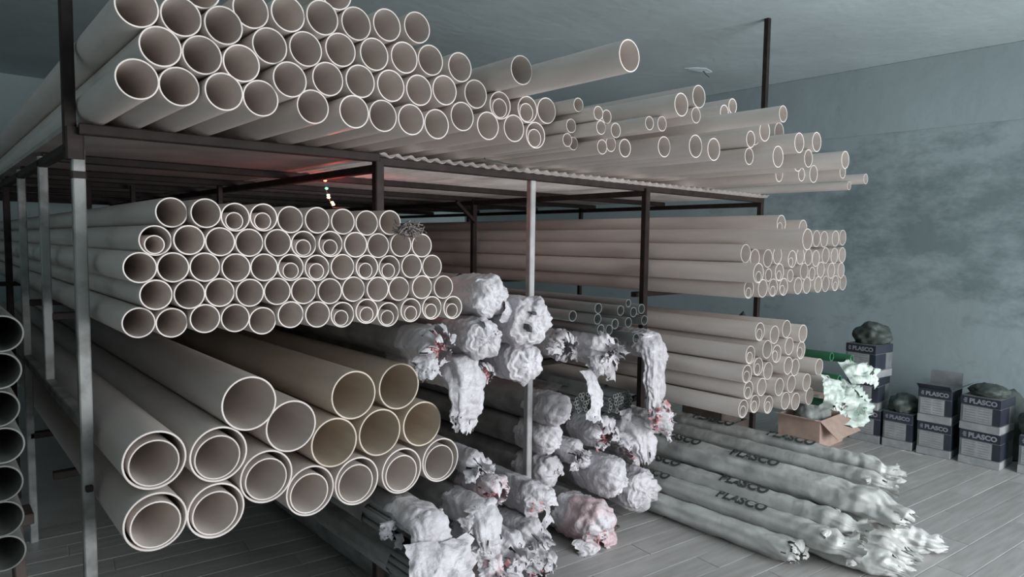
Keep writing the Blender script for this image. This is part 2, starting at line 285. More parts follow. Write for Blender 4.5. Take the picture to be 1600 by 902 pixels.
PILES = {
 'M': [(0.6251,2.386,1.7808,0.0985,0,0,0), (0.7241,2.36,1.7815,0.0985,0,1,0), (0.8226,2.367,1.772,0.0985,0,2,1), (0.9215,2.37,1.7745,0.0985,0,3,1), (1.0203,2.373,1.7697,0.0985,0,4,0), (1.1192,2.362,1.7703,0.0985,0,5,0), (1.2181,2.352,1.7682,0.0985,0,6,0), (1.317,2.347,1.7654,0.0985,0,7,0), (1.4159,2.338,1.7698,0.0985,0,8,0), (0.5725,2.375,1.6891,0.0985,1,0,1), (0.6715,2.365,1.6917,0.0985,1,1,0), (0.7703,2.366,1.6872,0.0985,1,2,0), (0.8691,2.368,1.6847,0.0985,1,3,0), (0.968,2.361,1.6856,0.0985,1,4,0), (1.0667,2.365,1.6811,0.0985,1,5,1), (1.1656,2.349,1.6828,0.0985,1,6,1), (1.2644,2.339,1.6808,0.0985,1,7,0), (1.3633,2.34,1.6779,0.0985,1,8,0), (1.4621,2.332,1.6822,0.0985,1,9,0), (1.561,2.329,1.6797,0.0985,1,10,0), (0.5218,2.354,1.6036,0.0985,2,0,0), (0.6208,2.364,1.6026,0.0985,2,1,0), (0.7196,2.365,1.6018,0.0985,2,2,0), (0.8184,2.356,1.5988,0.0985,2,3,0), (0.9171,2.359,1.5981,0.0985,2,4,0), (1.0159,2.363,1.5962,0.0985,2,5,1), (1.1145,2.357,1.5934,0.0985,2,6,1), (1.2132,2.347,1.596,0.0985,2,7,0), (1.3119,2.337,1.5933,0.0985,2,8,1), (1.4107,2.334,1.5907,0.0985,2,9,1), (1.5095,2.325,1.5952,0.0985,2,10,0), (1.6084,2.323,1.5925,0.0985,2,11,0), (0.5687,2.365,1.5151,0.0985,3,0,0), (0.6676,2.359,1.5133,0.0985,3,1,0), (0.7665,2.366,1.5146,0.0985,3,2,0), (0.8652,2.358,1.5103,0.0985,3,3,0), (0.964,2.361,1.5109,0.0985,3,4,0), (1.0628,2.36,1.509,0.0985,3,5,0), (1.1615,2.349,1.5048,0.0985,3,6,0), (1.2602,2.35,1.5089,0.0985,3,7,0), (1.359,2.336,1.5062,0.0985,3,8,0), (1.4577,2.338,1.5036,0.0985,3,9,0), (1.5565,2.319,1.5081,0.0985,3,10,0), (1.6554,2.306,1.5054,0.0985,3,11,0), (0.5211,2.385,1.4263,0.0985,4,0,0), (0.6198,2.39,1.4187,0.0985,4,1,0), (0.7183,2.37,1.4281,0.0985,4,2,0), (0.8171,2.367,1.4238,0.0985,4,3,0), (0.9145,2.375,1.4068,0.0985,4,4,0), (1.0118,2.358,1.4242,0.0985,4,5,0), (1.1106,2.347,1.4199,0.0985,4,6,0), (1.2092,2.342,1.4133,0.0985,4,7,1), (1.3077,2.332,1.4215,0.0985,4,8,1), (1.4048,2.334,1.4027,0.0985,4,9,1), (1.5029,2.32,1.4155,0.0985,4,10,1), (1.6017,2.313,1.42,0.0985,4,11,1), (1.7006,2.3,1.4173,0.0985,4,12,1)],
 'B': [(0.8695,2.39,1.1107,0.196,0,0,0), (1.2873,2.4,1.0798,0.196,1,0,0), (1.4981,2.4,1.0869,0.196,1,1,0), (1.03,2.405,0.9972,0.196,2,0,0), (1.2022,2.4,0.9027,0.196,2,1,0), (1.4062,2.4,0.9063,0.196,2,2,0), (1.6146,2.4,0.9065,0.196,2,3,0), (0.5615,2.4,0.9658,0.196,3,0,1), (0.765,2.4,0.9443,0.196,3,1,1), (0.9323,2.4,0.8267,0.196,3,2,1), (1.1036,2.405,0.7305,0.196,3,3,1), (1.3,2.4,0.7252,0.196,3,4,1), (1.5114,2.4,0.721,0.196,3,5,1), (1.7128,2.4,0.7261,0.196,3,6,1), (0.5586,2.395,0.76,0.196,4,0,1), (0.7544,2.405,0.7433,0.196,4,1,1)],
 'U': [(0.6703,2.195,2.4506,0.1155,0,0,0), (1.1097,2.185,2.5461,0.1155,0,1,0), (0.8188,2.19,2.4218,0.1155,1,0,0), (0.9363,2.18,2.4343,0.1155,1,1,0), (1.0517,2.17,2.4456,0.1155,1,2,0), (1.1861,2.185,2.4588,0.1155,1,3,0), (1.3073,2.18,2.4794,0.1155,1,4,0), (1.4368,2.18,2.4982,0.1155,1,5,0), (0.492,2.18,2.3526,0.1155,2,0,0), (0.6095,2.18,2.3518,0.1155,2,1,0), (0.7278,2.17,2.3498,0.1155,2,2,0), (0.8765,2.185,2.3211,0.1155,2,3,0), (0.9962,2.18,2.3334,0.1155,2,4,0), (1.1281,2.19,2.3583,0.1155,2,5,0), (1.2548,2.18,2.3653,0.1155,2,6,0), (1.3808,2.18,2.3772,0.1155,2,7,0), (1.4982,2.18,2.3895,0.1155,2,8,0), (1.6389,2.18,2.3882,0.1155,2,9,0), (1.833,2.03,2.384,0.116,2,10,0), (1.9491,1.58,2.3749,0.116,2,11,0), (0.5501,2.175,2.2522,0.1155,3,0,0), (0.667,2.18,2.251,0.1155,3,1,0), (0.7855,2.185,2.2492,0.1155,3,2,0), (0.9362,2.17,2.2217,0.1155,3,3,0), (1.0824,2.195,2.2518,0.1155,3,4,0), (1.2015,2.185,2.2623,0.1155,3,5,0), (1.3235,2.18,2.2653,0.1155,3,6,0), (1.4463,2.18,2.2684,0.1155,3,7,0), (1.565,2.18,2.2869,0.1155,3,8,0), (1.7192,2.18,2.2957,0.1155,3,9,0), (1.8501,2.18,2.269,0.1155,3,10,1), (2.0056,2.18,2.2734,0.1155,3,11,1), (2.1211,2.18,2.2841,0.1155,3,12,0), (0.4885,2.18,2.1498,0.1155,4,0,0), (0.6045,2.195,2.1498,0.1155,4,1,0), (0.7258,2.17,2.1498,0.1155,4,2,0), (0.8452,2.185,2.1498,0.1155,4,3,0), (1.0272,2.195,2.1498,0.1155,4,4,0), (1.1718,2.175,2.1501,0.1155,4,5,0), (1.2905,2.18,2.1523,0.1155,4,6,0), (1.4112,2.18,2.154,0.1155,4,7,0), (1.528,2.18,2.1518,0.1155,4,8,0), (1.652,2.18,2.1974,0.1155,4,9,0), (1.7813,2.175,2.1756,0.1155,4,10,0), (1.9289,2.18,2.1838,0.1155,4,11,0), (2.0562,2.18,2.1689,0.1155,4,12,1), (2.2149,2.075,2.3082,0.062,5,0,0), (2.263,2,2.2684,0.062,5,1,0), (2.3252,2.005,2.2618,0.062,5,2,0), (2.1968,2.1,2.2175,0.062,5,3,0), (2.2716,1.99,2.2065,0.062,5,4,0), (2.3356,1.96,2.1982,0.066,5,5,0), (2.1901,2.115,2.1563,0.06,5,6,0), (2.2502,2.135,2.1488,0.06,5,7,0), (2.3103,2.015,2.1283,0.066,5,8,0), (2.3925,2.035,2.1514,0.07,5,9,0), (2.4696,2.015,2.1393,0.085,5,10,0), (2.4969,1.9,2.2423,0.062,5,11,0), (2.6451,1.94,2.2628,0.07,5,12,0), (2.7086,1.97,2.1652,0.1,5,13,0), (2.6803,1.86,2.3451,0.108,5,14,0), (2.806,1.85,2.3992,0.108,5,15,0), (2.7861,1.85,2.3094,0.075,5,16,0), (2.8141,1.865,2.1685,0.11,5,17,0), (2.9243,1.835,2.1617,0.11,5,18,0), (3.1137,1.9,2.3724,0.08,5,19,0), (3.1906,1.9,2.4154,0.08,5,20,0), (3.3204,1.87,2.1683,0.09,5,21,0), (3.3297,1.87,2.2583,0.09,5,22,0), (3.5277,1.955,2.3013,0.09,5,23,0), (3.4275,1.845,2.3097,0.11,5,24,0), (3.692,1.9,2.3404,0.11,5,25,0), (3.4576,1.78,2.171,0.115,5,26,0), (3.6184,1.745,2.258,0.11,5,27,0), (3.8397,1.855,2.1829,0.11,5,28,0), (3.7831,1.725,2.2778,0.11,5,29,0), (3.7342,1.745,2.1843,0.1,5,30,0), (4.023,2.06,2.137,0.09,5,31,0), (3.9448,1.965,2.1919,0.1,5,32,0), (4.1109,1.96,2.1382,0.085,5,33,0), (4.2085,1.93,2.147,0.11,5,34,0), (4.3011,1.78,2.2295,0.11,5,35,0), (4.44,1.85,2.175,0.09,5,36,0), (4.9517,1.905,2.1677,0.072,5,37,0), (4.9033,1.995,2.122,0.06,5,38,0), (2.9449,1.5,2.2908,0.075,5,39,0)],
 'RM': [(3.9978,2.02,1.8316,0.11,0,0,1), (3.7117,1.72,1.7347,0.12,0,1,0), (4.2894,2.02,1.8108,0.11,0,2,0), (4.4885,2.02,1.7475,0.11,0,3,0), (4.6044,2.02,1.7446,0.11,0,4,0), (4.7806,2.02,1.7512,0.11,0,5,0), (4.8992,2.02,1.7591,0.11,0,6,0), (3.6242,2.04,1.6488,0.11,1,0,0), (3.731,2.04,1.6208,0.11,1,1,0), (3.8481,2.02,1.6197,0.11,1,2,0), (3.9647,2.02,1.6376,0.11,1,3,0), (4.1587,2.02,1.6136,0.11,1,4,1), (4.2683,2.02,1.6321,0.11,1,5,0), (4.3822,2.02,1.6242,0.11,1,6,0), (4.4923,2.02,1.6154,0.11,1,7,0), (4.6371,2.02,1.6346,0.11,1,8,0), (4.7772,2.02,1.6319,0.11,1,9,0), (4.905,2.02,1.6364,0.11,1,10,0), (3.5951,1.94,1.5396,0.115,2,0,1), (3.864,2.02,1.5187,0.08,2,1,0), (3.9992,2.02,1.5326,0.11,2,2,1), (4.1424,2.02,1.5083,0.08,2,3,0), (4.3186,2.015,1.5338,0.11,2,4,0), (4.4455,2.02,1.5139,0.09,2,5,0), (4.585,2.025,1.5371,0.11,2,6,0), (4.7364,2.02,1.5292,0.11,2,7,0), (4.8842,2.015,1.5278,0.11,2,8,0), (3.6485,2.025,1.44,0.11,3,0,1), (3.8011,2.02,1.44,0.11,3,1,0), (3.9266,2.02,1.44,0.11,3,2,1), (4.0614,2.02,1.44,0.11,3,3,1), (4.2545,2.02,1.44,0.11,3,4,0), (4.377,2.02,1.44,0.11,3,5,0), (4.5323,2.015,1.44,0.11,3,6,0), (4.6583,2.02,1.44,0.11,3,7,0), (4.8104,2.02,1.44,0.11,3,8,1), (4.9513,2.025,1.44,0.11,3,9,0)],
 'RL': [(3.6836,1.965,1.1926,0.108,0,0,1), (3.7898,1.929,1.17,0.108,0,1,0), (3.8944,1.908,1.1986,0.108,0,2,0), (3.9987,1.856,1.1684,0.108,0,3,0), (3.6126,1.981,1.0602,0.108,1,0,1), (3.7171,1.933,1.0894,0.108,1,1,0), (3.8195,1.926,1.0537,0.108,1,2,1), (3.9205,1.9,1.0933,0.108,1,3,0), (4.0242,1.875,1.0616,0.108,1,4,1), (3.5875,1.983,0.9505,0.108,2,0,1), (3.6906,1.971,0.9842,0.108,2,1,1), (3.793,1.962,0.9485,0.108,2,2,0), (3.8974,1.89,0.9782,0.108,2,3,0), (4.0034,1.898,0.9551,0.108,2,4,0), (4.2264,1.85,0.9376,0.108,2,5,0), (3.6264,1.992,0.8492,0.108,3,0,1), (3.7346,1.967,0.8571,0.108,3,1,0), (3.8429,1.913,0.8522,0.108,3,2,0), (3.9511,1.892,0.86,0.108,3,3,0), (4.0596,1.848,0.8623,0.108,3,4,0), (4.345,1.85,0.8172,0.108,3,5,0), (3.5799,1.995,0.744,0.108,4,0,1), (3.6873,1.981,0.7595,0.108,4,1,1), (3.7946,1.952,0.744,0.108,4,2,1), (3.9017,1.9,0.7611,0.108,4,3,0), (4.0087,1.888,0.744,0.108,4,4,0), (4.1143,1.852,0.7686,0.108,4,5,0)],
 'L': [(0.1728,2.42,1.4153,0.108,0,0,0), (0.1649,2.42,1.3071,0.108,0,1,0), (0.1569,2.42,1.1959,0.108,0,2,0), (0.1653,2.42,1.0865,0.108,0,3,0), (0.1573,2.41,0.9769,0.108,0,4,0), (0.1568,2.42,0.8684,0.108,0,5,0), (0.1597,2.43,0.7599,0.108,0,6,0)],
 'G': [(3.0299,2.42,1.3587,0.045,0,0,0), (2.7724,2.42,1.3433,0.058,0,1,0), (2.9631,2.42,1.3204,0.058,0,2,0), (3.0785,2.42,1.3045,0.058,0,3,0), (3.1525,2.42,1.3188,0.058,0,4,0), (2.5704,2.42,1.3145,0.058,0,5,0), (2.7685,2.42,1.2849,0.058,0,6,0), (2.9167,2.42,1.2477,0.058,0,7,0), (3.0343,2.42,1.2482,0.058,0,8,0), (3.182,2.42,1.2507,0.058,0,9,0), (2.7972,2.42,1.2241,0.058,0,10,0), (2.8662,2.42,1.2181,0.058,0,11,0), (3.1084,2.42,1.1496,0.058,0,12,0), (2.9195,2.42,1.1404,0.058,0,13,0)],
}

# ---------------------------------------------------------------- pipes
_cache = {}
def pipe_mesh(D, wall, L, mat, seg=40):
    key = (round(D, 4), round(wall, 4), round(L, 2), mat.name, seg)
    if key in _cache: return _cache[key]
    R = D / 2; r = R - wall; c = wall * 0.18
    v = []; f = []; sm = []
    def ring(rad, y):
        k = len(v)
        for i in range(seg):
            a = 2 * math.pi * i / seg; v.append((rad * math.cos(a), y, rad * math.sin(a)))
        return k
    def strip(a, b, smooth):
        for i in range(seg):
            j = (i + 1) % seg; f.append((a + i, a + j, b + j, b + i)); sm.append(smooth)
    o0 = ring(R, c); o1 = ring(R, L); strip(o0, o1, True)
    a0 = ring(R, c); a1 = ring(R - c, 0); strip(a1, a0, False)
    b0 = ring(R - c, 0); b1 = ring(r + c, 0); strip(b1, b0, False)
    c0 = ring(r + c, 0); c1 = ring(r, c); strip(c1, c0, False)
    i0 = ring(r, c); i1 = ring(r, L); strip(i1, i0, True)
    e0 = ring(R, L); e1 = ring(r, L); strip(e0, e1, False)
    me = bpy.data.meshes.new('pipe'); me.from_pydata(v, [], f); me.update(); me.materials.append(mat)
    me.polygons.foreach_set('use_smooth', sm)
    _cache[key] = me
    return me

ORD = ['leftmost', 'second from left', 'third from left', 'fourth from left', 'fifth from left', 'sixth from left', 'seventh from left',
       'eighth from left', 'ninth from left', 'tenth from left', 'eleventh from left', 'twelfth from left', 'thirteenth from left']
def ordn(i): return ORD[i] if i < len(ORD) else '%dth from left' % (i + 1)
rng = random.Random(11)

ROWN = {'M': ['top row', 'second row', 'middle row', 'fourth row', 'bottom row'],
        'B': ['top', 'upper row', 'second row', 'nested row', 'lowest row'],
        'U': ['peak', 'second row', 'third row', 'fourth row', 'bottom row'],
        'RM': ['top row', 'second row', 'third row', 'bottom row'],
        'RL': ['top row', 'second row', 'middle row', 'fourth row', 'bottom row']}
STK = {'M': 'middle left stack', 'B': 'pile of big pipes', 'U': 'top shelf heap', 'RM': 'upper right stack', 'RL': 'lower right stack'}
WALLT = {'M': 0.0046, 'B': 0.0066, 'U': 0.0047, 'RM': 0.0036, 'RL': 0.0036, 'L': 0.005, 'G': 0.0055}
GROUPS = {'M': 'cream pipes stacked on the middle left shelf', 'B': 'big pipes piled on the low left rails', 'U': 'cream pipes on the top shelf',
          'RM': 'cream pipes in the upper right stack', 'RL': 'cream pipes in the lower right stack',
          'L': 'pipes in the far left column', 'G': 'thin dark grey pipes on the wrapped bundles'}
for key, lst in PILES.items():
    loose = sorted([t for t in lst if key == 'U' and t[4] == 5], key=lambda t: t[0] / t[1])
    for t in lst:
        X, Y, Z, D, r, c, nst = t; r = int(r); c = int(c)
        L = 5.9 + rng.uniform(-0.05, 0.05)
        mat = M_PIPE
        if key == 'G': mat = M_PIPEG; L = 4.5
        if key == 'B' and r in (1, 2) and not (r == 2 and c == 0): mat = M_PIPEY
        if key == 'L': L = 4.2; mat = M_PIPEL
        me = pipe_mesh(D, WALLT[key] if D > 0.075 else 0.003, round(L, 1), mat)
        nm = 'plastic_pipe'
        o = link(nm, me); o.location = (X, Y, Z); o.rotation_euler = (0, rng.uniform(0, 6.28), 0)
        if key in ('M', 'RM', 'RL'):
            lab = 'cream plastic pipe, %s in the %s of the %s' % (ordn(c), ROWN[key][r], STK[key])
        elif key == 'B':
            if r == 0: lab = 'big cream pipe topmost at left of the low pile of big pipes'
            elif r == 1: lab = 'big yellowish pipe on the pile\'s top, %s one of the top pair' % ('left' if c == 0 else 'right')
            elif r == 4: lab = 'big pipe holding another, %s in the lowest row of the low pile' % ordn(c)
            else: lab = 'big %s pipe, %s in the %s of the low pile' % ('cream' if r == 3 or c == 0 else 'yellowish', ordn(c), 'nested row' if r == 3 else 'empty row')
        elif key == 'U':
            if r == 2 and c == 11: lab = 'long cream pipe jutting furthest out above the top shelf heap'
            elif r == 2 and c == 10: lab = 'cream pipe lying just left of the long jutting pipe, top shelf'
            elif r == 5:
                k = loose.index(t)
                lab = '%s pipe, %s among the loose pipes right of the top heap' % ('thin' if D < 0.09 else 'wide', ordn(k))
                if abs(D - 0.075) < 1e-6 and Y < 1.62: lab = 'thin bright pipe lying across the loose pipes on the top shelf'
            else: lab = 'cream plastic pipe, %s in the %s of the top shelf heap' % (ordn(c), ROWN['U'][r])
        elif key == 'L':
            lab = 'dim pipe end at the left picture edge, %s in the column' % ['topmost', 'second from top', 'third from top', 'fourth from top', 'third from bottom', 'second from bottom', 'lowest'][c]
        else:
            k = sorted(lst, key=lambda q: q[0] / q[1]).index(t)
            lab = 'thin dark grey pipe, %s of those lying on the white bundles' % ordn(k)
        tag(o, lab, 'pipe', GROUPS[key])
        if nst:
            ratio = {'M': 0.62, 'B': 0.80, 'U': 0.70, 'RM': 0.55, 'RL': 0.62}[key]
            wl = WALLT[key]; d2 = D * ratio
            n = link('inner_pipe', pipe_mesh(d2, wl * 0.8, round(L, 1), M_PIPE, 32))
            sh = D / 2 - wl - d2 / 2 - 0.0008
            a = rng.uniform(-0.25, 0.25)
            core = lab.split(', ', 1)[1] if ', ' in lab else lab
            core = core.replace('row with nested inner pipes', 'nested row').replace('lowest row, left one', 'left big pipe of the lowest row').replace('lowest row, right one', 'right big pipe of the lowest row')
            n.location = (X + sh * math.sin(a), Y + rng.uniform(0.0, 0.012), Z - sh * math.cos(a))
            tag(n, 'inner pipe inside the ' + core, 'pipe', GROUPS[key] + ', nested inside')

# ---------------------------------------------------------------- film wrapped bundles
def ridged(p, s):
    return 1 - 2 * abs(noise.noise(Vector((p.x * s, p.y * s, p.z * s))))

def creaser(seed, n=6, f0=8.0):
    """folded-film relief: triangle waves in random directions, warped by noise; returns h(p) about -1..1"""
    rn = random.Random(seed); W_ = []
    for k in range(n):
        d = Vector((rn.gauss(0, 1), rn.gauss(0, 1), rn.gauss(0, 1))).normalized()
        fr = f0 * (1.42 ** k) * rn.uniform(0.8, 1.25)
        W_.append((d * fr, rn.uniform(0, 1), 1.0 / (1.30 ** k)))
    tot = sum(w_[2] for w_ in W_)
    def h(p):
        w1 = noise.noise_vector(p * 7.0) * 0.035 + noise.noise_vector(p * 19.0) * 0.012
        q = p + w1; s = 0.0
        for d, ph, a in W_:
            x = (q.dot(d) + ph) % 1.0
            s += a * (1 - 4 * abs(x - 0.5))
        return s / tot * 1.9
    return h

def sweep(name, path, mat, seed, parent, seg=64, ragged=0.0, hole=0.0, close_end=False, lobes=0.05, nl=6):
    """film sleeve swept along path = [(pos, rx, rz, crumple, fold)], first ring at the back; optional ragged last rings"""
    rn = random.Random(seed); off = Vector((rn.uniform(-50, 50), rn.uniform(-50, 50), rn.uniform(-50, 50)))
    H = creaser(seed, 4, 7.0) if mat == M_FILMG else creaser(seed)
    pts = []
    for i in range(len(path) - 1):
        a, b = path[i], path[i + 1]
        d = (Vector(b[0]) - Vector(a[0])).length + abs(a[1] - b[1]) * 0.7
        n = max(1, int(d / (0.0075 if b[3] > 0.065 else 0.03)))
        for k in range(n):
            t = k / n
            pts.append((Vector(a[0]).lerp(Vector(b[0]), t),) + tuple(a[j] + (b[j] - a[j]) * t for j in range(1, 5)))
    pts.append((Vector(path[-1][0]),) + tuple(path[-1][1:5]))
    v = []; f = []
    ph = [rn.uniform(0, 6.28) for _ in range(6)]
    m1, m2 = rn.choice((7, 8, 9)), rn.choice((13, 15, 17))
    tri = lambda x: 1 - 4 * abs((x / 6.2832) % 1.0 - 0.5)
    n = len(pts)
    for i, (p, rx, rz, cr, fo) in enumerate(pts):
        t = (pts[min(i + 1, n - 1)][0] - pts[max(i - 1, 0)][0])
        if t.length < 1e-6: t = Vector((0, -1, 0))
        t.normalize()
        s = Vector((1, 0, 0)); s = (s - t * s.dot(t)).normalized(); u = s.cross(t) * -1
        if u.z < 0 and abs(t.z) < 0.7: u = -u
        R = max(rx, rz, 0.03)
        for k in range(seg):
            a = 2 * math.pi * k / seg
            kk = 1 + lobes * math.sin(nl * a + ph[0]) + 0.3 * lobes * math.sin((nl + 3) * a + ph[3])
            if fo: kk += fo * (0.65 * tri(m1 * a + ph[1] + 1.5 * math.sin(a + ph[4])) + 0.4 * tri(m2 * a + ph[2] + math.sin(2 * a + ph[5])))
            d = s * (rx * math.cos(a)) + u * (rz * math.sin(a))
            q = p + d * kk
            if cr > 0:
                nn = H(q + off)
                q = q + d.normalized() * (nn * cr * R) + t * (noise.noise((q - off) * 14) * cr * 0.6 * R)
            if ragged > 0 and i > n - 4:
                g = (i - n + 4) / 3
                q = q + t * (ragged * g * (1.3 * noise.noise(Vector((3.2 * math.cos(a), 3.2 * math.sin(a), seed * 0.7))) + 0.5 * noise.noise(Vector((9 * math.cos(a), 9 * math.sin(a), seed * 0.9)))))
            v.append(q)
    for i in range(n - 1):
        for k in range(seg):
            j = (k + 1) % seg
            if hole > 0 and n - 14 < i:
                hv = noise.noise(Vector((4.5 * math.cos(6.2832 * k / seg), 4.5 * math.sin(6.2832 * k / seg), i * 0.16 + seed * 1.7)))
                if hv > 0.45 - hole * (i - n + 14) / 13: continue
            f.append((i * seg + k, i * seg + j, (i + 1) * seg + j, (i + 1) * seg + k))
    if close_end:
        cpt = len(v); v.append(pts[-1][0]); b = (n - 1) * seg
        f += [(b + k, b + (k + 1) % seg, cpt) for k in range(seg)]
    cpt = len(v); v.append(pts[0][0]); f += [((k + 1) % seg, k, cpt) for k in range(seg)]
    o = link(name, mesh(name, v, f, mat, True), parent)
    return o

def flap(parent, base, out, down, w, l, seed, mat):
    """torn scrap of film: starts at base going along out, bends towards down"""
    rn = random.Random(seed); nu, nv = 19, 25
    base = Vector(base); out = Vector(out).normalized(); down = Vector(down).normalized()
    side = out.cross(down); side = side.normalized() if side.length > 1e-3 else Vector((1, 0, 0))
    off = Vector((rn.uniform(-40, 40), rn.uniform(-40, 40), 0)); v = []; f = []
    H = creaser(seed + 5); amp = 0.16 * min(w, l)
    p = base.copy(); d = out.copy()
    for j in range(nv):
        t = j / (nv - 1); d = out.lerp(down, min(1, t * 1.5)).normalized()
        wl = w * (0.5 + 0.22 * noise.noise(Vector((t * 3.2, seed, 1))) + 0.10 * noise.noise(Vector((t * 11, seed, 2))))
        wr_ = w * (0.5 + 0.22 * noise.noise(Vector((t * 3.2, seed, 5))) + 0.10 * noise.noise(Vector((t * 11, seed, 7))))
        for i in range(nu):
            s = i / (nu - 1); x = -wl + (wl + wr_) * s
            q = p + side * x
            q = q + d.cross(side) * (H(q + off) * amp * min(1, 0.25 + t * 1.2) - 0.35 * w * (2 * s - 1) ** 2 * t) + side * (noise.noise((q + off) * 18) * 0.1 * w)
            q = q + d * (t * l * (0.28 * noise.noise(Vector((s * 3.0, seed, 9))) + 0.12 * noise.noise(Vector((s * 9, seed, 11)))))
            v.append(q)
        p = p + d * (l / (nv - 1))
    for j in range(nv - 1):
        for i in range(nu - 1):
            if j > nv - 9 and noise.noise(Vector((i * 0.33, j * 0.3, seed))) > 0.42: continue
            a = j * nu + i; f.append((a, a + 1, a + nu + 1, a + nu))
    return link('torn_flap', mesh('torn_flap', v, f, mat, True), parent)

def shreds(parent, c, rad, n, seed, mat, name='pink_shreds'):
    """a tuft of short curled strips round c"""
    rn = random.Random(seed); v = []; f = []
    c = Vector(c)
    for k in range(n):
        d = Vector((rn.gauss(0, 1), -abs(rn.gauss(0.7, 0.5)), rn.gauss(0, 1))).normalized()
        p = c + Vector((rn.gauss(0, 0.4), rn.uniform(-0.1, 0.35), rn.gauss(0, 0.4))) * rad
        s = d.cross(Vector((rn.gauss(0, 1), rn.gauss(0, 1), rn.gauss(0, 1)))).normalized()
        wd = rn.uniform(0.005, 0.011); ln = rn.uniform(0.2, 0.55) * rad; b0 = len(v)
        for j in range(5):
            q = p + d * (ln * j / 4) + s.cross(d) * (math.sin(j * 1.3 + k) * 0.008)
            v += [q + s * wd, q - s * wd]
        f += [(b0 + 2 * j, b0 + 2 * j + 1, b0 + 2 * j + 3, b0 + 2 * j + 2) for j in range(4)]
    return tag(link(name, mesh(name, v, f, mat, True), parent), kind='stuff')

def thin_pipes(parent, X, Y, Z, R, d, seed, jut=0.05, L=2.2):
    rn = random.Random(seed); me = pipe_mesh(d, d * 0.14, L, M_PIPEG, 12); n = 0
    k = int(R / d) + 2
    for j in range(-k, k + 1):
        for i in range(-k, k + 1):
            x = (i + 0.5 * (j % 2)) * d * 1.03; z = j * d * 0.9
            if x * x + z * z > (R * 0.86) ** 2: continue
            o = link('pipe', me, parent); o.location = (X + x, Y + rn.uniform(-jut, jut), Z + z); n += 1

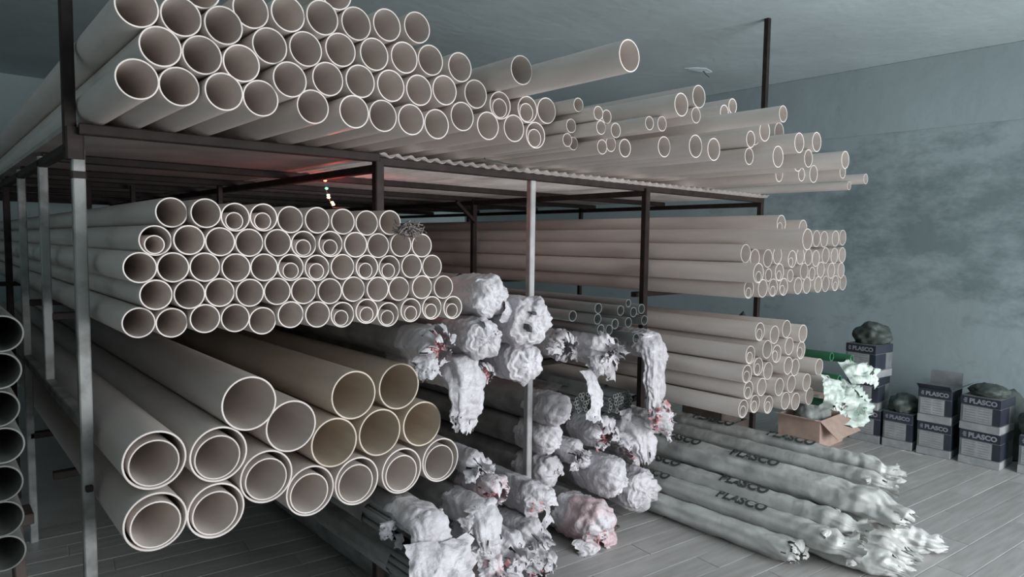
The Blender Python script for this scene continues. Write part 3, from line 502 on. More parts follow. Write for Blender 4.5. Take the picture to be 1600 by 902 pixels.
def bundle(label, X, Y, Z, R, kind, seed, pink=False, pipes=0.0, flaps=2, body=None, end=None, L=2.6, rxs=1.0, group='white film bundles of pipes on the middle bay', droop=3.0, dx=0.0):
    """Empty at the end of the bundle; sleeve, torn flaps, pink shreds, thin pipes are its parts"""
    e = empty('pipe_bundle', (X, Y, Z)); tag(e, label, 'pipe bundle', group)
    end = end or (M_FILMP if pink and seed % 2 else M_FILM); body = body or M_FILMD
    rn = random.Random(seed * 7 + 1)
    V = lambda y, z=0.0, x=0.0: Vector((x, y, z))
    # back part coloured dark for its shadow, pale end part of the sleeve
    bodyp = [(V(L), R * 0.95 * rxs, R * 0.95, 0.055, 0), (V(L * 0.5), R * rxs, R, 0.06, 0), (V(0.20), R * rxs, R, 0.06, 0)]
    one = end == M_FILMG
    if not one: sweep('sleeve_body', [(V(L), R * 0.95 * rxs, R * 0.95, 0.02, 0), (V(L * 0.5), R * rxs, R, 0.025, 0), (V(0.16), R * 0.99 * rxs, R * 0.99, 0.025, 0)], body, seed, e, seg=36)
    w = 0.85
    st = [] if one else [(V(0.18), R * rxs * 0.995, R * 0.995, 0.035, 0.0), (V(0.05), R * rxs, R, 0.07, 0.01)]
    if kind == 'knot':
        kx, kz = rn.uniform(-0.2, 0.2) * R, rn.uniform(-0.3, 0.05) * R
        st += [(V(-0.2 * R), R * 1.03 * rxs, R * 1.03, 0.10, 0.02), (V(-0.55 * R, kz * .2, kx * .2), R * 0.98 * rxs, R * 0.98, 0.13, 0.06), (V(-0.80 * R, kz * .5, kx * .5), R * 0.78 * rxs, R * 0.78, 0.15, 0.13),
               (V(-0.95 * R, kz * .9, kx * .9), R * 0.50, R * 0.50, 0.16, 0.22), (V(-0.98 * R, kz, kx), R * 0.28, R * 0.28, 0.18, 0.30), (V(-0.86 * R, kz, kx), R * 0.10, R * 0.10, 0.1, 0.3)]
        sweep('sleeve_end', st, end, seed + 1, e, close_end=True)
    elif kind == 'tuft':
        st += [(V(-0.3 * R), R * 1.02 * rxs, R * 1.0, 0.14, 0.05), (V(-0.65 * R, -0.05 * R), R * 0.82, R * 0.8, 0.18, 0.14), (V(-0.85 * R, -0.1 * R), R * 0.52, R * 0.5, 0.2, 0.22),
               (V(-1.0 * R, -0.15 * R), R * 0.46, R * 0.46, 0.22, 0.28), (V(-1.2 * R, -0.25 * R), R * 0.70, R * 0.66, 0.26, 0.32), (V(-1.4 * R, -0.4 * R), R * 0.92, R * 0.8, 0.3, 0.34)]
        sweep('sleeve_end', st, end, seed + 1, e, ragged=0.35 * R, hole=0.25)
    elif kind == 'torn':
        st += [(V(-0.25 * R), R * 1.05 * rxs, R * 1.05, 0.16, 0.06), (V(-0.6 * R), R * 1.06 * rxs, R * 1.02, 0.24, 0.14), (V(-0.9 * R, -0.1 * R), R * 0.85 * rxs, R * 0.8, 0.30, 0.22), (V(-1.0 * R, -0.15 * R), R * 0.6 * rxs, R * 0.55, 0.30, 0.3)]
        sweep('sleeve' if one else 'sleeve_end', (bodyp if one else []) + st, end, seed + 1, e, ragged=0.3 * R, hole=0.5)
    elif kind == 'hang':
        st += [(V(-0.4 * R, 0, dx * .1), R * 1.02 * rxs, R * 1.0, 0.12, 0.03), (V(-0.85 * R, -0.3 * R, dx * .3), R * 1.0 * rxs, R * 0.82, 0.14, 0.06), (V(-1.1 * R, -0.33 * droop * R, dx * .5), R * 0.95 * rxs, R * 0.5, 0.16, 0.10),
               (V(-1.15 * R, -0.66 * droop * R, dx * .8), R * 0.85 * rxs, R * 0.40, 0.18, 0.14), (V(-1.1 * R, -droop * R, dx), R * 0.5 * rxs, R * 0.3, 0.24, 0.2)]
        sweep('sleeve_end', st, end, seed + 1, e, ragged=0.4 * R, hole=0.2)
    elif kind == 'star':
        st += [(V(-0.3 * R), R * 1.02 * rxs, R * 1.0, 0.12, 0.02), (V(-1.1 * R, -0.05 * R), R * 0.98, R * 0.88, 0.18, 0.05), (V(-1.8 * R, -0.2 * R, dx * .3), R * 0.74, R * 0.62, 0.26, 0.09),
               (V(-2.2 * R, -0.25 * R, dx * .5), R * 0.66, R * 0.66, 0.3, 0.14), (V(-2.7 * R, -0.3 * R, dx), R * 1.12, R * 1.0, 0.36, 0.24)]
        sweep('sleeve' if one else 'sleeve_end', (bodyp if one else []) + st, end, seed + 1, e, ragged=0.35 * R, hole=0.12)
    elif kind == 'tail':
        st += [(V(-0.6 * R), R * 1.05 * rxs, R * 1.0, 0.12, 0.02), (V(-1.6 * R, -0.08 * R, dx * .3), R * 1.05, R * 0.88, 0.18, 0.04), (V(-2.6 * R, -0.25 * R, dx * .6), R * 0.95, R * 0.62, 0.26, 0.07),
               (V(-3.4 * R, -0.45 * R, dx), R * 0.7, R * 0.36, 0.4, 0.1)]
        sweep('sleeve' if one else 'sleeve_end', (bodyp if one else []) + st, end, seed + 1, e, ragged=0.45 * R, hole=0.15)
    for k in range(flaps):
        a = rn.uniform(0, 6.28)
        b = V(-0.35 * R, R * 0.85 * math.sin(a), R * 0.85 * math.cos(a) * rxs)
        flap(e, b, (0.5 * math.cos(a), -1, 0.5 * math.sin(a)), (rn.uniform(-.3, .3), -0.25, -1), rn.uniform(0.8, 1.3) * R, rn.uniform(0.8, 1.5) * R, seed * 13 + k, end)
    if pink: shreds(e, (0, -0.75 * R if kind in ('knot', 'tuft') else -0.25 * R, -0.05 * R), R * 0.75, 46, seed + 3, M_PINK)
    if pipes: thin_pipes(e, 0, 0.0, 0, R, pipes, seed, 0.02)
    return e

def text_mesh(s, size):
    cu = bpy.data.curves.new('txt', 'FONT'); cu.body = s; cu.size = size; cu.align_x = 'LEFT'; cu.resolution_u = 3; cu.offset = 0.045 * size
    o = bpy.data.objects.new('txt', cu); COL.objects.link(o)
    bpy.context.view_layer.update()
    me = bpy.data.meshes.new_from_object(o.evaluated_get(bpy.context.evaluated_depsgraph_get()))
    bpy.data.objects.remove(o); bpy.data.curves.remove(cu)
    v = [tuple(p.co) for p in me.vertices]; f = [tuple(p.vertices) for p in me.polygons]; bpy.data.meshes.remove(me)
    return v, f
TXT, TXF = text_mesh('PLASCO', 1.0)
TW = max(p[0] for p in TXT)

W = 'white film bundles in the middle bay'
# upper group, lying on the rail at mid height between the dark and the pale post
bundle('crumpled white film bundle topmost beside the middle left pipe stack', 1.918, 2.36, 1.45, 0.095, 'knot', 21, flaps=2, group=W)
bundle('white film bundle with pink shreds in its mouth, under the left stack\'s corner', 1.60, 2.30, 1.265, 0.076, 'torn', 22, pink=True, flaps=1, group=W)
bundle('rounded white film bundle left of the big two-holed bundle', 1.862, 2.33, 1.27, 0.088, 'knot', 23, flaps=1, group=W)
b4 = bundle('big rounded white film bundle with two dark slits, before the pale post', 2.085, 2.28, 1.338, 0.112, 'knot', 24, flaps=0, group=W)
bundle('rounded white film bundle directly under the two-slit bundle', 2.12, 2.34, 1.134, 0.094, 'knot', 25, flaps=0, group=W)
bundle('white film sleeve hanging down empty beside the big pipes', 1.795, 2.38, 1.115, 0.076, 'hang', 26, flaps=0, group=W, droop=3.2, dx=-0.03, rxs=1.15)
bundle('small crumpled white bundle end touching the rightmost big pipe', 1.668, 2.54, 1.14, 0.060, 'tuft', 27, flaps=1, group=W)
bundle('small bundle with pink frayed end under the rounded white bundles', 1.965, 2.42, 1.085, 0.046, 'torn', 28, pink=True, flaps=1, group=W)
bundle('torn ragged white bundle just right of the pale post, below grey pipes', 2.655, 2.60, 1.135, 0.078, 'torn', 29, flaps=5, group=W)
e = bundle('white film bundle under the thin grey pipes with one long hanging strip', 2.81, 2.45, 1.118, 0.090, 'tuft', 30, flaps=3, group=W)
flap(e, (-0.15, -0.05, -0.10), (0, -1, -0.6), (-0.12, -0.1, -1), 0.11, 0.30, 301, M_FILM)
e = bundle('long white film sleeve hanging in front of the dark post with shredded pink hem', 3.215, 2.44, 1.11, 0.075, 'hang', 31, flaps=1, group=W, droop=5.6, dx=0.0, rxs=1.25)
flap(e, (0.02, -0.09, -0.36), (0, -1, -0.3), (0.15, -0.2, -1), 0.16, 0.16, 311, M_FILM)
shreds(e, (0.0, -0.13, -0.42), 0.09, 50, 312, M_PINK)
sl = M_INK
for k, (dx, dz, a) in enumerate(((-0.035, 0.045, 0.3), (-0.06, -0.02, 1.1))):
    c = Vector((dx, -0.118 * 0.9, dz)); s = Vector((math.cos(a), 0, -math.sin(a))); n = Vector((0, -1, 0)).cross(s)
    vv = [c + s * 0.022 + Vector((0, -0.012, 0)), c + n * 0.008 + Vector((0, -0.016, 0)), c - s * 0.022 + Vector((0, -0.012, 0)), c - n * 0.008 + Vector((0, -0.016, 0))]
    vv += [q + Vector((0, 0.05, 0)) for q in vv]
    link('slit', mesh('slit', vv, [(0, 1, 2, 3), (0, 4, 5, 1), (1, 5, 6, 2), (2, 6, 7, 3), (3, 7, 4, 0)], sl), b4)

# group right of the pale post
P = 'white film bundles stacked right of the pale post'
bundle('white bundle with a dark hole, top of the stack right of pale post', 2.645, 2.62, 0.765, 0.090, 'knot', 41, flaps=0, group=P)
bundle('puffy white bundle second from top, touching the pale post', 2.645, 2.69, 0.585, 0.088, 'knot', 42, flaps=0, group=P)
bundle('small crumpled white bundle right of the puffy bundle at the pale post', 2.79, 2.62, 0.50, 0.068, 'tuft', 43, flaps=3, group=P)
bundle('white bundle with a pinkish frilled mouth below the tiny grey pipes', 2.975, 2.58, 0.585, 0.088, 'torn', 44, pink=True, flaps=2, group=P)
bundle('small white bundle tucked under the pinkish frilled bundle', 2.86, 2.60, 0.43, 0.042, 'knot', 45, flaps=1, group=P)
bundle('white bundle lowest against the pale post', 2.65, 2.70, 0.39, 0.088, 'knot', 46, flaps=1, group=P)
bundle('large smooth white bundle with a small slit in the lower middle', 2.97, 2.50, 0.345, 0.110, 'knot', 47, flaps=0, group=P)
bundle('large rounded white bundle lowest right, beside the dark post', 3.25, 2.52, 0.20, 0.125, 'knot', 48, flaps=0, group=P)
bundle('white and pink bundle lying on the floor tiles near the small offcut', 2.79, 2.47, 0.135, 0.122, 'knot', 49, pink=True, flaps=2, group=P)
bundle('ragged white bundle right of the tiny grey pipes, sleeve drooping', 3.19, 2.52, 0.565, 0.095, 'hang', 50, flaps=3, group=P, droop=1.8, dx=0.05)
bundle('pink-edged white bundle between the drooping sleeve and the lowest bundle', 3.375, 2.64, 0.405, 0.070, 'torn', 51, pink=True, flaps=1, group=P)
e = bundle('bundle of tiny dark grey pipes with uncovered ends, below the hanging sleeve', 3.03, 2.50, 0.765, 0.080, 'open', 52, pipes=0.026, flaps=0, group=P)
e = bundle('second bundle of tiny dark pipes, left of the frayed pink hem', 2.86, 2.60, 0.775, 0.072, 'open', 53, pipes=0.026, flaps=0, group=P)
bundle('third bundle of tiny dark pipes, right below the frayed pink hem', 3.19, 2.55, 0.745, 0.070, 'open', 55, pipes=0.026, flaps=1, group=P)
e = bundle('white film corner jutting out over the floor bundles beyond the dark post', 3.36, 2.55, 0.60, 0.07, 'star', 54, flaps=1, group=P, dx=0.05)

# low group in front
Q = 'white film bundles heaped at the bottom of the middle bay'
bundle('torn bundle with bright pink shreds, right of the lowest big pipes', 1.935, 2.32, 0.565, 0.072, 'torn', 61, pink=True, flaps=1, group=Q)
bundle('small crumpled white bundle behind the bright pink one', 1.885, 2.38, 0.68, 0.058, 'tuft', 62, flaps=3, group=Q)
bundle('folded white bundle in the middle of the bottom heap', 1.81, 2.26, 0.50, 0.074, 'hang', 63, flaps=4, group=Q, droop=2.0)
bundle('wrinkled white bundle under the folded one, mid heap', 1.805, 2.22, 0.365, 0.062, 'knot', 64, flaps=4, group=Q)
bundle('crumpled white bundle near the floor, centre of the bottom heap', 2.0, 2.28, 0.285, 0.08, 'tuft', 65, flaps=4, group=Q)
bundle('white bundle with puckered mouth beside the pale post\'s foot', 2.25, 2.38, 0.43, 0.082, 'knot', 66, pink=True, flaps=4, group=Q)
bundle('ragged white bundle below the puckered one at the pale post', 2.19, 2.34, 0.275, 0.076, 'tuft', 67, flaps=3, group=Q)
bundle('shredded white bundle with a pink mouth lowest on the floor at picture bottom', 2.235, 2.34, 0.10, 0.085, 'torn', 68, pink=True, flaps=4, group=Q)
bundle('small white bundle with rosy mouth, low in the heap', 1.835, 2.20, 0.262, 0.066, 'tuft', 69, pink=True, flaps=4, group=Q)
bundle('bundle of tiny grey pipes with torn white film at the picture\'s bottom edge', 1.472, 2.20, 0.35, 0.060, 'open', 70, pipes=0.024, flaps=4, group=Q)
bundle('shaded bundle of tiny grey pipes beside the dark post, film torn open', 1.425, 2.34, 0.528, 0.052, 'open', 71, pipes=0.022, flaps=3, group=Q)
e = bundle('large white film sheet hanging over the front of the bottom heap', 1.505, 2.22, 0.562, 0.056, 'hang', 72, flaps=2, group=Q, droop=3.4, rxs=1.5, L=0.40)
flap(e, (0.03, -0.10, -0.06), (0.1, -1, -0.5), (0.0, -0.3, -1), 0.24, 0.24, 721, M_FILM)
flap(e, (-0.08, -0.10, -0.03), (-0.3, -1, -0.5), (-0.15, -0.2, -1), 0.14, 0.30, 722, M_FILM)
bundle('shaded bundle lying on the floor at the back of the bottom heap', 1.70, 2.5, 0.10, 0.09, 'knot', 73, flaps=1, group=Q)
bundle('dark shaded bundle on the floor left of the other floor bundles', 1.95, 2.5, 0.10, 0.09, 'knot', 74, flaps=1, group=Q)

# ---------------------------------------------------------------- printed film bundles on the floor, right
F = 'printed greenish film bundles on the floor at right'
def print_on(e, y0, a0, R, size, seed, txt=None):
    """lettering wrapped on the sleeve: reads along the bundle, a0 = angle round the axis"""
    vv = []
    for (x, y, z) in TXT:
        a = a0 - y * size / R
        rr = R * 1.012 * (1 + 0.0) + 0.003
        vv.append((rr * math.cos(a), y0 - x * size, rr * math.sin(a)))
    link('lettering', mesh('lettering', vv, TXF, M_INK), next(c for c in e.children if c.name.startswith('sleeve')))
FB = [  # label, X, Yend, Z, R, kind, seed, rxs, dx, letter positions
    ('tattered lowest film bundle on the tiles, nearest the middle bay', 3.44, 1.62, 0.068, 0.064, 'torn', 81, 1.0, 0, ()),
    ('printed film bundle second from below, flaring into a white star', 3.525, 1.50, 0.165, 0.062, 'star', 82, 1.0, 0.06, (0.95, 0.30)),
    ('printed film bundle third from below with a pointed white twist', 3.635, 1.50, 0.225, 0.060, 'star', 83, 1.0, 0.05, (0.95, 0.35)),
    ('broad flat sheet-covered film bundle in the middle of the floor pile', 3.80, 1.45, 0.315, 0.085, 'tail', 84, 1.2, 0.02, (0.95, 0.42)),
    ('slim film bundle resting behind the broad flat one', 3.985, 1.45, 0.385, 0.05, 'star', 85, 1.0, 0.04, ()),
    ('printed film bundle topmost and furthest back in the floor pile', 4.10, 1.50, 0.43, 0.058, 'star', 86, 1.0, 0.06, (0.85, 0.30)),
    ('printed film bundle whose long tail trails over the tiles', 3.66, 1.40, 0.08, 0.078, 'tail', 87, 1.0, 0.06, (0.12,)),
    ('film bundle on the tiles behind the one with the long tail', 3.835, 1.42, 0.085, 0.078, 'tail', 88, 1.0, 0.08, ()),
    ('clear film bundle with a translucent loose end, rightmost on the tiles', 4.02, 1.40, 0.085, 0.080, 'tail', 89, 1.0, 0.22, (0.1,)),
    ('film bundle hidden in the heart of the floor pile, short white end', 3.93, 1.50, 0.235, 0.072, 'star', 90, 1.0, 0.08, ())]
for lab, X, Y, Z, R, kd, sd, rxs, dx, lp in FB:
    e = bundle(lab, X, Y, Z, R, kd, sd, flaps=2 if kd in ('star', 'torn') else 1, body=M_FILMG, end=M_FILMG, L=1.0 if X < 3.5 else 1.12 if X < 3.6 else 3.2, rxs=rxs, group=F, dx=dx)
    for y in lp: print_on(e, y + 0.3, math.radians(130 if rxs == 1 else 125), R * (1.09 if rxs == 1 else 1.18), 0.085, sd)

def loose_pipe(name, label, X, Y, Z, D, L, mat, cat, group=None, rz=0.0, rx=0.0):
    o = link(name, pipe_mesh(D, D * 0.13, L, mat, 28)); o.location = (X, Y, Z); o.rotation_euler = (rx, 0, rz)
    return tag(o, label, cat, group)
GP = 'green pipes poking out of the film'
loose_pipe('green_pipe', 'green pipe poking out on the floor behind the film bundles', 4.28, 1.55, 0.10, 0.05, 1.4, M_GREEN, 'pipe', GP, rz=0.10)
loose_pipe('green_pipe', 'green pipe end between the trailing film bundles', 3.75, 1.34, 0.195, 0.042, 1.4, M_GREEN, 'pipe', GP)
# green pipes and their printed bag lying right of the lower right stack
for k, (X, Y, Z, D) in enumerate(((4.43, 1.86, 0.98, 0.06), (4.60, 1.80, 0.955, 0.06), (4.42, 1.80, 0.84, 0.062), (4.30, 1.78, 0.70, 0.05), (4.40, 1.95, 0.905, 0.055))):
    loose_pipe('green_pipe', 'green pipe on the lower right shelf, ' + ['upper left mouth', 'upper right one', 'middle one above the printed bag', 'lowest, wrapped in the printed bag', 'rear one'][k], X, Y, Z, D, 3.0, M_GREEN, 'pipe', 'green pipes beside the lower right stack')
e = empty('film_bag', (4.36, 1.80, 0.83)); e.scale = (0.85, 0.85, 0.85); tag(e, 'torn white printed film bag hanging on the green pipes', 'film bag')
bagm = make_mat('white_green_film', (0.62, 0.68, 0.63), (0.45, 0.52, 0.47), rough=0.35, scale=10, bump=0.4)
flap(e, (-0.10, 0.0, 0.05), (-0.5, -0.8, -0.4), (-0.5, -0.3, -1), 0.20, 0.30, 901, bagm)
flap(e, (0.03, 0.0, 0.00), (0.1, -1, -0.1), (0.1, -0.5, -1), 0.30, 0.34, 902, bagm)
flap(e, (0.15, 0.0, 0.06), (0.6, -0.8, 0.5), (0.9, -0.3, -0.2), 0.22, 0.28, 903, bagm)
flap(e, (0.10, -0.02, -0.02), (0.7, -0.6, 0.0), (0.4, -0.2, -1), 0.26, 0.30, 904, bagm)
vv = [Vector((-0.16 + x * 0.055, -0.215 - 0.0 * x, -0.185 + y * 0.055 + 0.004 * math.sin(9 * x))) for x, y, z in TXT]
link('lettering', mesh('lettering', vv, TXF, make_mat('print_green_ink', (0.12, 0.2, 0.15), rough=0.6)), e)

# ---------------------------------------------------------------- boxes along the right wall
def flat_text(vs, fs, x, y, z, size, mat, parent, name='lettering'):
    """text on a face that looks towards -X: reads towards -Y"""
    pts = [(x, y - px * size, z + py * size) for px, py, pz in vs]
    return link(name, mesh(name, pts, fs, mat), parent)
def carton(label, Y0, wd, Z0, h, dp=0.30, X0=6.15, rz=0.0, open_top=False, style=0):
    """box whose front looks to -X; Y0 is its far (left in view) front corner, wd its width towards -Y"""
    e = empty('fittings_box', (X0, Y0, Z0), rz); tag(e, label, 'box', 'printed fittings boxes along the right wall')
    box('body', 0, dp, -wd, 0, 0, h, M_BOXB, e, 0.004)
    t = 0.0025
    bz = h * 0.74
    box('top_band', -t, dp + t * 0.5, -wd - t, t * 0.5, bz, h - 0.001, M_NAVY, e, 0.001)
    box('label_panel', -t, 0.001, -wd * 0.80, -wd * 0.07, h * 0.26, bz - 0.008, M_BOXW, e)
    box('dark_panel', -t, dp * 0.6, -wd - t, -wd * 0.82, h * 0.25, bz - 0.004, M_NAVY, e)
    box('bottom_band', -t * 1.4, dp, -wd - t * 1.4, 0.0005, 0.002, h * 0.22, M_BOXW, e, 0.001)
    s = wd * 0.70 / TW
    flat_text(TXT, TXF, -t - 0.0012, -wd * 0.22, bz + (h - bz) * 0.5 - s * 0.34, s, M_INKL, e)
    # emblem: three stacked rounded bars in front of the name
    ev, ef = [], []
    for k in range(3):
        zc = bz + (h - bz) * 0.5 + (k - 1) * s * 0.26; ya, yb = -wd * (0.075 + 0.02 * (k != 1)), -wd * 0.17
        b = len(ev); ev += [(-t - 0.0014, ya, zc - s * .08), (-t - 0.0014, yb, zc - s * .08), (-t - 0.0014, yb, zc + s * .08), (-t - 0.0014, ya, zc + s * .08)]; ef.append((b, b + 1, b + 2, b + 3))
    link('emblem', mesh('emblem', ev, ef, M_INKL), e)
    # ruled table print on the label panel
    tv, tf = [], []
    for k in range(6):
        zz = h * 0.30 + (bz - 0.02 - h * 0.30) * k / 5
        for (a, b2) in ((0.12, 0.40), (0.46, 0.74)):
            b = len(tv); tv += [(-t - 0.001, -wd * a, zz), (-t - 0.001, -wd * b2, zz), (-t - 0.001, -wd * b2, zz + 0.004), (-t - 0.001, -wd * a, zz + 0.004)]; tf.append((b, b + 1, b + 2, b + 3))
    link('table_print', mesh('table_print', tv, tf, M_BOXB), e)
    if open_top:
        for k, (p, q, d) in enumerate((((0, 0, h), (0, -wd, h), (-0.07, 0, 0.045)), ((0, -wd, h), (dp, -wd, h), (0, -0.08, 0.05)), ((dp, 0, h), (dp, -wd, h), (0.02, 0, 0.11)))):
            p, q, d = Vector(p), Vector(q), Vector(d); n = Vector((0, 0, 0.003))
            vv = [p, q, q + d, p + d]; vv += [x + n for x in vv]
            link('lid_flap', mesh('lid_flap', vv, [(0, 1, 2, 3), (7, 6, 5, 4), (0, 4, 5, 1), (1, 5, 6, 2), (2, 6, 7, 3), (3, 7, 4, 0)], M_NAVY if k == 0 else M_BOXB), e)
    return e
carton('printed box at the bottom of the tallest box tower', 2.40, 0.245, 0.0, 0.285)
carton('printed box second from floor in the tallest box tower', 2.43, 0.25, 0.286, 0.28, X0=6.13, rz=0.05)
carton('topmost printed box of the tallest tower, under a dark sack', 2.45, 0.255, 0.567, 0.285, X0=6.12, rz=-0.10)
carton('single printed box with sacks on it, right of the tallest tower', 2.13, 0.225, 0.0, 0.30)
carton('lower printed box of the stack with open lid flaps', 1.865, 0.24, 0.0, 0.27)
carton('upper printed box with open lid flaps, second stack from right', 1.87, 0.235, 0.271, 0.275, rz=0.03, open_top=True)
carton('lower printed box of the wide stack near the right picture edge', 1.565, 0.275, 0.0, 0.27, rz=-0.06)
carton('upper dented printed box of the wide stack near the picture edge', 1.57, 0.27, 0.271, 0.27, rz=-0.09)
carton('printed box cut off by the right picture edge', 1.19, 0.25, 0.0, 0.29, X0=6.2)

def sack(name, label, loc, sx, sy, sz, seed, mat, cat='sack', group=None):
    """slumped crumpled bag: flattened blob with a gathered tuft"""
    me = bpy.data.meshes.new(name); bm = bmesh.new(); bmesh.ops.create_icosphere(bm, subdivisions=4, radius=1.0)
    off = Vector((seed * 3.1, seed * 1.7, seed * 0.3))
    for v in bm.verts:
        n = v.co.copy()
        k = 1 + 0.22 * noise.noise(n * 1.6 + off) + 0.16 * ridged(n + off, 2.6) + 0.08 * ridged(n - off, 6)
        if n.z > 0.75: k += (n.z - 0.75) * 0.9 * (0.5 + 0.5 * noise.noise(n * 7 + off))
        p = n * k; p.z = max(p.z, -0.62)
        v.co = Vector((p.x * sx, p.y * sy, (p.z + 0.62) * sz))
    bm.to_mesh(me); bm.free(); me.materials.append(mat); me.polygons.foreach_set('use_smooth', [True] * len(me.polygons))
    o = link(name, me); o.location = loc
    return tag(o, label, cat, group)
SG = 'dark sacks on the boxes'
sack('dark_sack', 'dark slumped sack on top of the tallest box tower', (6.29, 2.30, 0.853), 0.13, 0.13, 0.10, 1, M_SACK, group=SG)
sack('dark_sack', 'lower dark sack on the single box beside the tower', (6.30, 2.02, 0.301), 0.13, 0.11, 0.08, 2, M_SACK, group=SG)
sack('dark_sack', 'dark green sack leaning at the wall above the wide stack', (6.68, 1.45, 0.0), 0.20, 0.26, 0.30, 3, M_SACK, group=SG)
sack('dark_sack', 'dark sack heaped on the wide box stack', (6.30, 1.42, 0.545), 0.12, 0.12, 0.045, 4, M_SACK, group=SG)
sack('dark_sack', 'dark sack at the right picture edge on the cut-off box', (6.36, 1.08, 0.291), 0.14, 0.13, 0.13, 5, M_SACK, group=SG)
sack('dark_sack', 'dark green blob standing for a shadow stain behind the lower right stack', (4.82, 2.76, 0.689), 0.10, 0.16, 0.24, 6, M_SACK, group=SG)  # added blob, stands for the dark shadow stain on the wall

# open cardboard carton behind the floor bundles
e = empty('cardboard_carton', (5.55, 2.40, 0)); tag(e, 'open brown cardboard carton with a raised flap behind the floor bundles', 'carton')
cw, cd, ch, ct = 0.46, 0.36, 0.25, 0.006
box('side_panel', 0, ct, 0, cd, 0, ch, M_CARD, e); box('side_panel', cw - ct, cw, 0, cd, 0, ch, M_CARD, e)
box('side_panel', ct, cw - ct, 0, ct, 0, ch, M_CARD, e); box('side_panel', ct, cw - ct, cd - ct, cd, 0, ch, M_CARD, e); box('base_panel', ct, cw - ct, ct, cd - ct, 0, ct, M_CARD, e)
def card(name, p, q, d, parent):
    p, q, d = Vector(p), Vector(q), Vector(d); n = (q - p).cross(d).normalized() * 0.005
    vv = [p, q, q + d, p + d]; vv += [x + n for x in vv]
    return link(name, mesh(name, vv, [(3, 2, 1, 0), (4, 5, 6, 7), (0, 1, 5, 4), (1, 2, 6, 5), (2, 3, 7, 6), (3, 0, 4, 7)], M_CARD), parent)
card('flap', (0, 0, ch), (cw, 0, ch), (0.02, -0.14, -0.13), e)
card('flap', (0, 0, ch), (0, cd, ch), (-0.10, 0.0, 0.02), e)
card('flap', (cw, 0, ch), (cw, cd, ch), (0.06, 0, 0.13), e)
sack('film_scraps', 'crumpled grey film scraps heaped in the open cardboard carton', (5.78, 2.58, 0.008), 0.165, 0.125, 0.215, 7, make_mat('grey_scrap', (0.34, 0.35, 0.33), (0.16, 0.17, 0.16), rough=0.5, scale=14), 'film scraps')
e = empty('wooden_crate', (5.12, 3.05, 0)); tag(e, 'dark wooden crate standing under the lower right stack', 'crate')
for z in (0.02, 0.15, 0.28): box('board', 0, 0.45, 0, 0.018, z, z + 0.11, M_WOOD, e, 0.002)
for z in (0.02, 0.15, 0.28): box('board', 0, 0.018, 0.02, 0.4, z, z + 0.11, M_WOOD, e, 0.002)
for x in (0.02, 0.40): box('batten', x, x + 0.035, 0.019, 0.045, 0, 0.40, M_WOOD, e, 0.002)
e = empty('support_trestle', (0.16, 2.95, 0)); tag(e, 'dark wooden trestle under the far left column of pipes', 'trestle')
box('top_board', -0.12, 0.12, -0.06, 0.06, 0.665, 0.704, M_WOOD, e, 0.003)
for sx in (-1, 1):
    for sy in (-1, 1): beam('leg', (sx * 0.09, sy * 0.10, 0), (sx * 0.07, sy * 0.03, 0.665), 0.035, M_WOOD, e)

# ---------------------------------------------------------------- small things
def tube(pts, r, seg=8):
    v = []; f = []
    for i, p in enumerate(pts):
        p = Vector(p); t = (Vector(pts[min(i + 1, len(pts) - 1)]) - Vector(pts[max(i - 1, 0)])).normalized()
        s = t.cross(Vector((0.3, 0.2, 0.93))).normalized(); u = s.cross(t)
        for k in range(seg): a = 2 * math.pi * k / seg; v.append(p + s * (r * math.cos(a)) + u * (r * math.sin(a)))
    for i in range(len(pts) - 1):
        for k in range(seg): j = (k + 1) % seg; f.append((i * seg + k, i * seg + j, (i + 1) * seg + j, (i + 1) * seg + k))
    f += [tuple(range(seg - 1, -1, -1)), tuple((len(pts) - 1) * seg + k for k in range(seg))]
    return v, f
# blinking coloured lamps hanging under the shelf
e = empty('coloured_light_string', (1.72, 3.55, 2.06)); tag(e, 'string of tiny red, green and yellow lamps under the top shelf', 'light string')
pts = [(0, 0, 0), (-0.005, 0, -0.03), (0.01, 0, -0.07), (0.025, 0, -0.11), (0.04, 0, -0.15), (0.055, 0, -0.18), (0.16, 0.0, -0.175)]
v, f = tube(pts, 0.0018, 6); link('wire', mesh('wire', v, f, M_INK, True), e)
lam = {'r': emit('lamp_red', (1, 0.16, 0.10), 9), 'g': emit('lamp_green', (0.10, 0.9, 0.45), 5), 'y': emit('lamp_yellow', (1, 0.72, 0.28), 10)}
def blob(r):
    bm = bmesh.new(); bmesh.ops.create_uvsphere(bm, u_segments=12, v_segments=8, radius=r)
    for v_ in bm.verts: v_.co.x *= 1.5
    me = bpy.data.meshes.new('lamp'); bm.to_mesh(me); bm.free(); return me
for k, (dx, dz, c) in enumerate(((-0.006, -0.012, 'r'), (0.004, -0.032, 'r'), (0.012, -0.075, 'g'), (0.022, -0.112, 'y'), (0.024, -0.125, 'y'), (0.046, -0.152, 'y'), (0.052, -0.163, 'y'))):
    me = blob(0.0065); me.materials.append(lam[c]); link('lamp', me, e, (dx, -0.012, dz))
d = bpy.data.lights.new('lamp_glow', 'POINT'); d.energy = 3.0; d.color = (1, 0.12, 0.10); d.shadow_soft_size = 0.02
lg = bpy.data.objects.new('lamp_glow', d); COL.objects.link(lg); lg.location = (1.78, 3.50, 1.92)

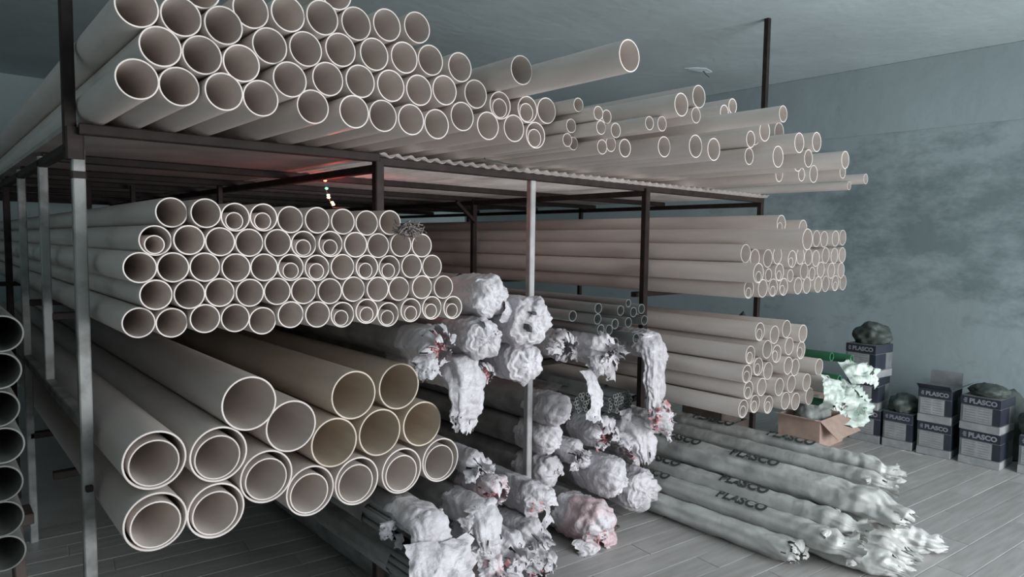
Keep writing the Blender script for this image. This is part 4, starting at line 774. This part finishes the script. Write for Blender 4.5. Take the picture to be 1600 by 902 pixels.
# grey fibre clump on the right shoulder of the middle left stack
rn = random.Random(5); v, f = [], []
for k in range(130):
    c = Vector((1.475 + rn.gauss(0, 0.022), 2.30 + rn.gauss(0, 0.02), 1.742 + rn.gauss(0, 0.011)))
    d1 = Vector((rn.gauss(0.4, 1), rn.gauss(0, 1), rn.gauss(0, 0.5))).normalized(); d2 = Vector((rn.gauss(0, 1), rn.gauss(0, 1), rn.gauss(0, 1))).normalized()
    a, b = tube([c + d1 * 0.028 * (t / 4) + d2 * 0.012 * math.sin(t * 1.2) for t in range(5)], 0.0024, 5)
    o_ = len(v); v += a; f += [tuple(i + o_ for i in q) for q in b]
tag(link('fibre_clump', mesh('fibre_clump', v, f, M_FIBRE, True)), 'clump of grey fibres on the right shoulder of the middle stack', 'fibre clump')
v, f = tube([(1.98, 2.44, 2.083), (2.0, 2.45, 2.078), (2.10, 2.48, 2.080), (2.2, 2.51, 2.078), (2.26, 2.53, 2.082)], 0.004, 8)
tag(link('wire_piece', mesh('wire_piece', v, f, M_INK, True)), 'thin dark bent wire under the top shelf pipes', 'wire')
e = empty('wood_offcut', (2.99, 2.50, 0)); tag(e, 'small dark wooden offcut on the tiles by the pink bundle', 'offcut')
box('block', -0.06, 0.06, -0.022, 0.022, 0.001, 0.028, M_WOOD, e, 0.003); box('splinter', 0.04, 0.10, -0.012, 0.010, 0.001, 0.014, M_WOOD, e, 0.002)
# flake of plaster and cracks hanging from the ceiling
e = empty('ceiling_flake', (5.93, 3.94, CE)); tag(e, 'peeling plaster flake hanging from the ceiling', 'plaster flake')
v = [(-0.10, 0.08, -0.004), (0.0, 0.03, -0.02), (0.11, -0.06, -0.035), (0.13, -0.09, -0.03), (0.03, -0.08, -0.012), (-0.05, 0.0, -0.006)]
v2 = [(x, y, z + 0.008) for x, y, z in v]
link('flake', mesh('flake', v + v2, [(0, 1, 2, 3, 4, 5), (11, 10, 9, 8, 7, 6)] + [(i, i + 6, (i + 1) % 6 + 6, (i + 1) % 6) for i in range(6)], M_CEIL), e)
v, f = tube([(0.05, -0.03, -0.01), (0.07, -0.05, -0.05), (0.11, -0.07, -0.08)], 0.005, 6); link('tie_wire', mesh('tie_wire', v, f, M_INK), e)
